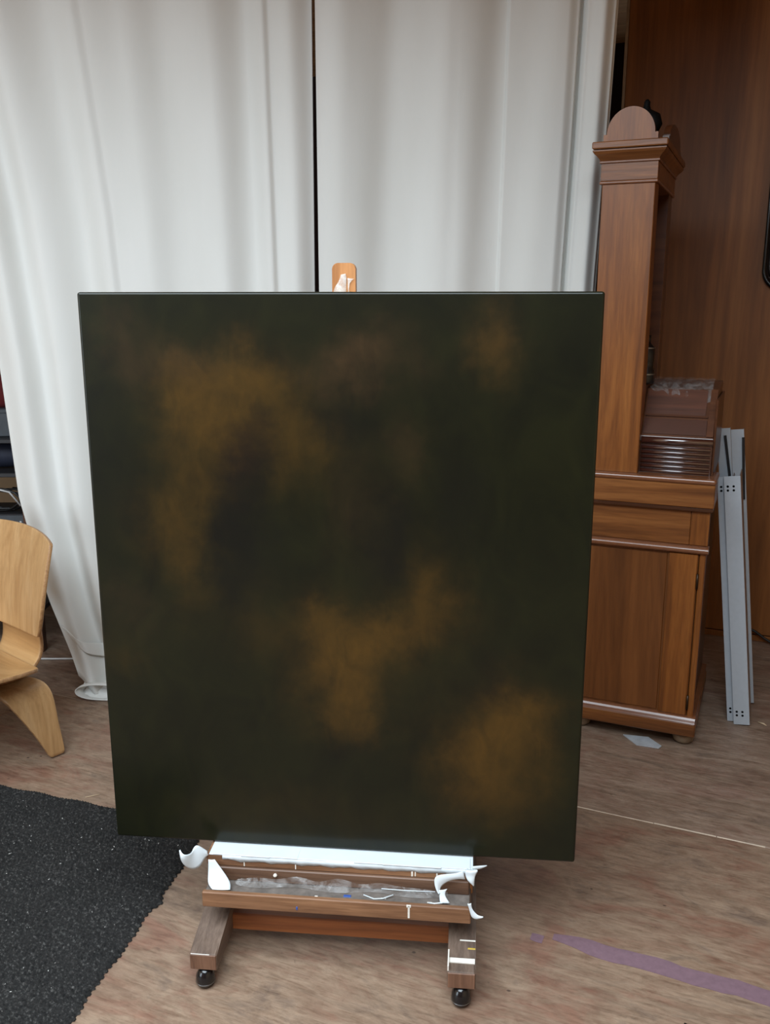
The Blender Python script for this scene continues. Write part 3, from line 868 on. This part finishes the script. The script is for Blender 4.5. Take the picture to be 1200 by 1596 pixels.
# ------------------------------------------------------------------ grey steel rails leaning by the cabinet
def rail(label, xb, y, length, lean, width, depth, strip=None):
    o = thing('steel_rail', label, 'metal rail', (xb, y, 0.004), 0, 'grey steel rails leaning beside the oak cabinet')
    o.rotation_euler = (0, R(lean), 0)
    hw = width / 2
    f = BM()
    box(f, -hw, hw, 0, 0.003, 0, length, 0.001)
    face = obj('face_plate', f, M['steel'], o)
    obj('side_flange', box(BM(), hw - 0.003, hw, 0.003, depth, 0, length, 0.001), M['steel_shaded'], o)
    for zc in (() if strip else (0.036, 0.050, length - 0.050, length - 0.036)):
        for xc in (-hw * 0.55, hw * 0.15):
            h = BM()
            bmesh.ops.create_cone(h, cap_ends=True, segments=12, radius1=0.0042, radius2=0.0042, depth=0.0008, matrix=Matrix.Translation((xc, -0.0002, zc)) @ Matrix.Rotation(R(90), 4, 'X'))
            obj('bolt_hole', h, M['hole'], face)
    if strip:
        (xa, za, xb_, zb) = strip
        d = Vector((xb_ - xa, 0, zb - za)).normalized()
        nrm = Vector((d.z, 0, -d.x)) * 0.0045
        pts = [Vector((xa, 0, za)) - nrm, Vector((xa, 0, za)) + nrm, Vector((xb_, 0, zb)) + nrm, Vector((xb_, 0, zb)) - nrm]
        obj('inner_shade_strip', prism(BM(), [(p.x, p.z) for p in pts], 'y', -0.006, -0.0002), M['rubber'], o)  # black strip painted on the face for the shade inside the channel
    return o


rail('short grey steel rail nearest the camera, its whole perforated face showing', 0.001, 3.292, 0.922, -6.7, 0.055, 0.15)
rail('short grey steel rail tucked behind the front one, only a narrow strip showing', -0.022, 3.312, 0.915, -6.7, 0.055, 0.08)
rail('tall grey steel rail leaning next to the cabinet, with a black strip for its inner shade', -0.030, 3.465, 1.066, -6.7, 0.045, 0.03, (0.004, 1.04, 0.020, 0.80))
rail('tall grey steel rail on the right, farther from the cabinet, with a black strip for its inner shade', 0.012, 3.50, 1.060, -6.7, 0.050, 0.03, (0.022, 1.03, 0.016, 0.80))

# ------------------------------------------------------------------ mirror on the panelled wall
mi = thing('wall_mirror', 'dark wall mirror with rounded glossy black frame on the plywood wall', 'mirror', (0.21, WY, 1.555))


def rrect(hw, h, r, n=10):
    pts = []
    for (cx, cz, a0) in ((hw - r, r, -90), (hw - r, h - r, 0), (-hw + r, h - r, 90), (-hw + r, r, 180)):
        for k in range(n + 1):
            a = R(a0 + 90 * k / n)
            pts.append((cx + r * math.cos(a), cz + r * math.sin(a)))
    return pts


def ring(bm, po, pi_, y0, y1):
    n = len(po)
    V = [[bm.verts.new((p[0], y, p[1])) for p in pp] for pp, y in ((po, y1), (po, y0), (pi_, y0), (pi_, y1))]
    for a, b in zip(V, V[1:] + V[:1]):
        for k in range(n):
            bm.faces.new((a[k], a[(k + 1) % n], b[(k + 1) % n], b[k]))
    return bm


inset = lambda pts, d, hw, h: [(p[0] * (hw - d) / hw, d + p[1] * (h - 2 * d) / h) for p in pts]
P0 = rrect(0.30, 0.96, 0.085)
obj('frame_outer', ring(BM(), P0, inset(P0, 0.014, 0.30, 0.96), -0.022, 0), M['black'], mi, True)
obj('frame_bead', ring(BM(), inset(P0, 0.014, 0.30, 0.96), inset(P0, 0.021, 0.30, 0.96), -0.014, 0), M['mirror'], mi, True)
obj('frame_inner', ring(BM(), inset(P0, 0.021, 0.30, 0.96), inset(P0, 0.034, 0.30, 0.96), -0.019, 0), M['black'], mi, True)
obj('glass', prism(BM(), inset(P0, 0.032, 0.30, 0.96), 'y', -0.006, -0.001), M['mirror'], mi)

# ------------------------------------------------------------------ moulded plywood lounge chair
ch = thing('plywood_chair', 'low moulded plywood lounge chair in pale ash at the left, beside the curtain', 'chair', (-2.426, 1.922, 0), R(-16.7))


def ply(name, P, mat, th=0.011, sub=1, parent=None):
    o = obj(name, grid_mesh(name, np.array(P)), mat, parent or ch, True)
    s = o.modifiers.new('s', 'SUBSURF'); s.levels = s.render_levels = sub
    so = o.modifiers.new('thickness', 'SOLIDIFY')
    so.thickness = th
    so.offset = 0
    o.data.materials.append(M['ply_edge'])
    so.material_offset_rim = 1
    be = o.modifiers.new('bevel', 'BEVEL')
    be.width = 0.0015
    be.limit_method = 'ANGLE'
    be.angle_limit = R(50)
    return o


def squircle(n, k):
    g = np.linspace(-1, 1, n)
    U, V = np.meshgrid(g, g)
    return U * np.sqrt(1 - k * V * V / 2), V * np.sqrt(1 - k * U * U / 2)


X_, Y_ = squircle(25, 0.66)
seat = np.stack([0.316 * X_ * (1 - 0.02 * Y_), 0.255 * Y_ + 0.018, 0.318 - 0.026 * Y_ + 0.056 * X_ ** 2 - 0.030 * np.maximum(0, -Y_ - 0.35) ** 2 + 0.010 * np.maximum(0, Y_) ** 2], -1)
ply('seat', seat, M['ash_x'], 0.012)
g = np.linspace(-1, 1, 27)
U_, V_ = np.meshgrid(g, g)
kk = np.where(V_ > 0, 0.30, 0.62)                      # tighter corners on top, rounder below
X_, Y_ = U_ * np.sqrt(1 - kk * V_ * V_ / 2), V_ * np.sqrt(1 - kk * U_ * U_ / 2)
zz = 0.590 + 0.180 * Y_
back = np.stack([0.290 * X_ * (1 + 0.055 * Y_), 0.285 + 0.16 * (zz - 0.45) - 0.060 * X_ ** 2 + 0.012 * Y_ ** 2, zz], -1)
ply('backrest', back, M['ash'], 0.012)


def strip(name, path, half, mat, wdir, th=0.012):
    rows = []
    for p, h in zip(path, half):
        p = np.array(p)
        rows.append([p + np.array(wdir) * h * s for s in (-1, -0.5, 0, 0.5, 1)])
    return ply(name, rows, mat, th, 2)


strip('spine', [(0, -0.22, 0.300), (0, 0.0, 0.290), (0, 0.16, 0.272), (0, 0.245, 0.274), (0, 0.298, 0.310), (0, 0.316, 0.365), (0, 0.310, 0.43), (0, 0.320, 0.50), (0, 0.338, 0.58), (0, 0.352, 0.66)],
      [0.10, 0.11, 0.120, 0.125, 0.128, 0.130, 0.124, 0.115, 0.11, 0.105], M['ash_x'], (1, 0, 0))
for s in (1, -1):
    strip('rear_leg', [(0.0, 0.185, 0.258), (0.09 * s, 0.187, 0.260), (0.155 * s, 0.195, 0.264), (0.195 * s, 0.207, 0.248), (0.212 * s, 0.222, 0.205), (0.219 * s, 0.244, 0.13), (0.223 * s, 0.268, 0.055), (0.224 * s, 0.280, 0.006)],
          [0.066, 0.070, 0.078, 0.080, 0.070, 0.050, 0.035, 0.029], M['ash'], (0, 1, 0))
    strip('front_leg', [(0.0, -0.150, 0.300), (0.10 * s, -0.150, 0.300), (0.175 * s, -0.152, 0.294), (0.208 * s, -0.165, 0.265), (0.222 * s, -0.190, 0.19), (0.232 * s, -0.225, 0.10), (0.238 * s, -0.25, 0.024)],
          [0.055, 0.058, 0.064, 0.066, 0.055, 0.045, 0.038], M['ash'], (0, 1, 0))
for (x, y, z) in ((0.10, -0.15, 0.308), (-0.10, -0.15, 0.308), (0.06, 0.15, 0.284), (-0.06, 0.15, 0.284)):
    obj('shock_mount', lathe(BM(), [(0.022, 0), (0.022, 0.018), (0, 0.018)], 14, (x, y, z)), M['rubber'], ch)

# ------------------------------------------------------------------ black woven rug
nx, ny = 540, 400
U, V = np.meshgrid(np.linspace(0, 1, nx), np.linspace(0, 1, ny))
Yb = 0.72 + (1.905 - 0.72) * V
xr = -1.385 + (1.80 - Yb) * 0.21 + 0.003 * np.sin(Yb * 23) + 0.0015 * np.sin(Yb * 77 + 1) + 0.0022 * np.sign(np.sin(Yb * 370)) + 0.018 * np.exp(-((Yb - 1.585) / 0.022) ** 2)
Xr = -2.95 + (xr + 2.95) * U
Yr = Yb + V * (0.03 + (Xr + 1.75) * 0.082 + 0.003 * np.sin(Xr * 40))
a_ = Xr / 0.0105
b_ = Yr / 0.0085
row = np.floor(b_)
off = (row % 2) * 0.5
jit = np.sin(row * 12.9898) * 0.25 + np.sin(np.floor(a_ + off) * 78.233 + row * 3.1) * 0.18
knob = np.abs(np.sin(math.pi * (a_ + off))) ** 0.7 * np.abs(np.sin(math.pi * b_)) ** 0.7
Zr = 0.005 + 0.0080 * knob * (1 + jit) + 0.0012 * rng.standard_normal(Xr.shape) * 0.5 + 0.0015 * np.sin(Xr * 9) * np.sin(Yr * 7)
edge = np.minimum.reduce([U * 1.5, (1 - U) * 1.5, V * 1.2, (1 - V) * 1.2]) / 0.012
Zr = np.where(edge < 1, Zr * np.sqrt(np.clip(edge, 0, 1)) * (0.9) + 0.0015, Zr)
rug = thing('rug', 'black chunky woven rug lying on the floor in the left foreground', 'rug', (-2.1, 1.3, 0))
obj('weave', grid_mesh('weave', np.stack([Xr + 2.1, Yr - 1.3, Zr], -1)), M['rug'], rug, True)
lb = BM()
for k in range(260):
    lx, ly = random.uniform(-2.25, -1.36), random.uniform(0.95, 1.86)
    if lx > -1.41 + (1.8 - ly) * 0.21:
        continue
    s0, an = random.choice((0.0007, 0.0009, 0.0012, 0.0018)), random.uniform(0, 3.14)
    ln = s0 * random.uniform(0.8, 1.6)
    zc = 0.0128
    c, s = math.cos(an), math.sin(an)
    vs = [lb.verts.new((lx + 2.1 + dx * c - dy * s, ly - 1.3 + dx * s + dy * c, zc + dz)) for dx, dy, dz in ((-ln, -s0 * .5, 0), (ln, -s0 * .5, .001), (ln, s0 * .5, .001), (-ln, s0 * .5, 0), (0, 0, 0.0016))]
    for q in ((0, 1, 4), (1, 2, 4), (2, 3, 4), (3, 0, 4)):
        lb.faces.new([vs[i] for i in q])
    lb.faces.new([vs[3], vs[2], vs[1], vs[0]])
li = obj('lint', lb, M['lint'], rug)
li['kind'] = 'stuff'
sk = BM()
tube(sk, [(-2.24, 1.795, 0.026), (-2.18, 1.815, 0.027), (-2.13, 1.832, 0.025), (-2.098, 1.846, 0.018)], [0.010, 0.011, 0.009, 0.002], 8)
tag(obj('black_strap', sk, M['black_matte'], None, True), 'tip of a black strap lying on the woven rug at the left', 'strap')

# ------------------------------------------------------------------ dark storage behind the left curtain
sh = thing('storage_shelf', 'dark cluttered storage shelf with brown posts behind the left curtain', 'shelf', CO, CA)
for z0 in (0.16, 0.54, 0.785, 0.93):
    obj('shelf_board', box(BM(), -2.35, -1.53, 0.45, 0.90, z0, z0 + 0.018, 0.002), M['shelf_k'], sh)
for tx in (-2.35, -1.53):
    for dy in (0.44, 0.87):
        obj('post', box(BM(), tx - 0.02, tx + 0.02, dy, dy + 0.04, 0, 0.9475, 0.002), M['oak_dark'], sh)
Mx = Matrix.Translation(CO) @ Matrix.Rotation(CA, 4, 'Z')


def put(o, t, d, z, rz=0):
    o.location = Mx @ Vector((t, d, z))
    o.rotation_euler = (0, 0, CA + rz)
    return o


gb = put(thing('grey_box', 'grey carton on the top board of the dark shelf behind the curtain', 'box'), -1.70, 0.60, 0.949, 0.1)
obj('carton', box(BM(), -0.13, 0.13, -0.09, 0.09, 0, 0.115, 0.004), M['box_grey'], gb)
obj('lid', box(BM(), -0.133, 0.133, -0.093, 0.093, 0.100, 0.118, 0.003), M['box_grey'], gb)
rc = BM()
tube(rc, [(-0.14, 0, 0.03), (-0.06, 0, 0.045), (0.04, 0, 0.042), (0.12, 0, 0.03)], [0.03, 0.05, 0.048, 0.03], 12)
for v in rc.verts:
    v.co.z = max(0, v.co.z * 1.7 - 0.01)
put(tag(obj('red_cloth', rc, M['cloth_red'], None, True), 'dark red folded cloth on the grey carton behind the curtain', 'cloth'), -1.70, 0.60, 1.066)
nb = BM()
tube(nb, [(-0.16, 0, 0.055), (-0.10, 0, 0.06), (0.0, 0, 0.062), (0.10, 0, 0.06), (0.16, 0, 0.055)], [0.03, 0.055, 0.06, 0.055, 0.03], 14)
put(tag(obj('navy_bag', nb, M['bag_navy'], None, True), 'navy soft bag on the shelf board under the grey carton', 'bag'), -1.70, 0.58, 0.804)
for v in nb.verts if False else []:
    pass
dv = put(thing('black_device', 'grey-black electronic box on the lower shelf under the cables', 'device'), -1.68, 0.60, 0.558)
obj('case', box(BM(), -0.13, 0.13, -0.12, 0.12, 0.004, 0.06, 0.004), M['shelf_k'], dv)
obj('front_panel', box(BM(), -0.125, 0.125, -0.123, -0.119, 0.010, 0.054, 0.001), M['box_grey'], dv)
obj('white_label', box(BM(), 0.10, 0.108, -0.125, -0.122, 0.012, 0.030, 0.0004), M['cable_w'], dv)
kc = BM()
cp = []
for k in range(60):
    a = k / 59 * 2 * math.pi * 3.2
    cp.append((0.085 * math.cos(a) + 0.01 * math.sin(k), -0.05 + 0.03 * math.sin(a * 0.7), 0.055 + 0.045 * math.sin(a) + 0.008 * math.sin(k * 0.9)))
tube(kc, cp, 0.005, 6)
put(tag(obj('cable_coil', kc, M['cable_k'], None, True), 'tangled coil of black cable on the electronic box', 'cable'), -1.66, 0.57, 0.619)
gc = tube(BM(), [(-0.16, 0, 0.010), (-0.06, 0, 0.024), (0.02, 0, 0.020), (0.09, 0, 0.002), (0.13, 0.01, -0.06)], 0.004, 6)
put(tag(obj('grey_cable', gc, M['cable_w'], None, True), 'pale grey cable looping above the black cable coil', 'cable'), -1.69, 0.445, 0.72)
wc = thing('white_cable', 'white cable with plug on the floor behind the plywood chair', 'cable', (0, 0, 0))
obj('cord', tube(BM(), [(-2.86, 2.740, 0.006), (-2.76, 2.785, 0.005), (-2.65, 2.835, 0.005), (-2.52, 2.90, 0.005), (-2.35, 3.02, 0.005)], 0.0045, 8), M['cable_w'], wc, True)
pl = obj('plug', box(BM(), -0.035, 0.03, -0.02, 0.02, 0, 0.028, 0.006, 2), M['cable_w'], wc)
pl.location = (-2.87, 2.74, 0.0)
pl.rotation_euler = (0, 0, 0.4)

# ------------------------------------------------------------------ small things on the floor
bc = tube(BM(), [(-0.06, 4.20, 0.085), (0.02, 4.20, 0.055), (0.06, 4.195, 0.030), (0.10, 4.19, 0.010), (0.20, 4.17, 0.006), (0.42, 4.14, 0.006)], 0.006, 8)
tag(obj('black_cable', bc, M['cable_k'], None, True), 'black cable running down along the foot of the plywood wall', 'cable')
spv = [(-0.385, 3.045), (-0.330, 2.985), (-0.255, 2.990), (-0.248, 3.010), (-0.300, 3.06)]
pb = prism(BM(), spv, 'z', 0.001, 0.004)
tag(obj('plastic_scrap', pb, M['paper']), 'grey-white plastic scrap poking out from under the oak cabinet', 'scrap')


def tape(pts_w, label):
    top, bot = [], []
    for (x, y, wd) in pts_w:
        top.append((x, y + wd / 2 + random.uniform(-.002, .002)))
        bot.append((x, y - wd / 2 + random.uniform(-.002, .002)))
    tag(obj('floor_tape', prism(BM(), top + bot[::-1], 'z', 0.0002, 0.0008), M['tape_purple']), label, 'tape', 'faded purple tape on the floor')


tape([(-0.375 + 0.03 * k, 1.905 - 0.0004 * k + 0.003 * math.sin(k), 0.012 + 0.040 * min(1, (k + 1) / 4)) for k in range(18)], 'long faded purple tape strip on the floor right of the easel')
tape([(-0.425, 1.886, 0.026), (-0.41, 1.886, 0.028), (-0.395, 1.886, 0.026)], 'tiny square of purple tape left of the long strip')
tape([(0.128, 1.86, 0.22), (0.175, 1.86, 0.22)], 'short purple tape piece crossing the right end of the long strip')
for (nm, lab, pts, rad, mat) in (
        ('wood_chip', 'pale wood chip on the floor right of the steel rails', [(0.055, 3.34, 0.004), (0.075, 3.33, 0.005), (0.085, 3.322, 0.003)], [0.002, 0.004, 0.001], 'chip'),
        ('black_curl', 'black curled shaving on the floor at the lower right edge', [(-0.055, 1.745, 0.003), (-0.040, 1.738, 0.004), (-0.030, 1.722, 0.004), (-0.030, 1.710, 0.003)], [0.002, 0.004, 0.004, 0.001], 'black_matte'),
        ('wood_splinter', 'pale splinter on the floor just beyond the rug edge', [(-1.86, 1.955, 0.002), (-1.83, 1.985, 0.003)], [0.0012, 0.0008], 'chip')):
    tag(obj(nm, tube(BM(), pts, rad, 6), M[mat], None, True), lab, nm.split('_')[1])
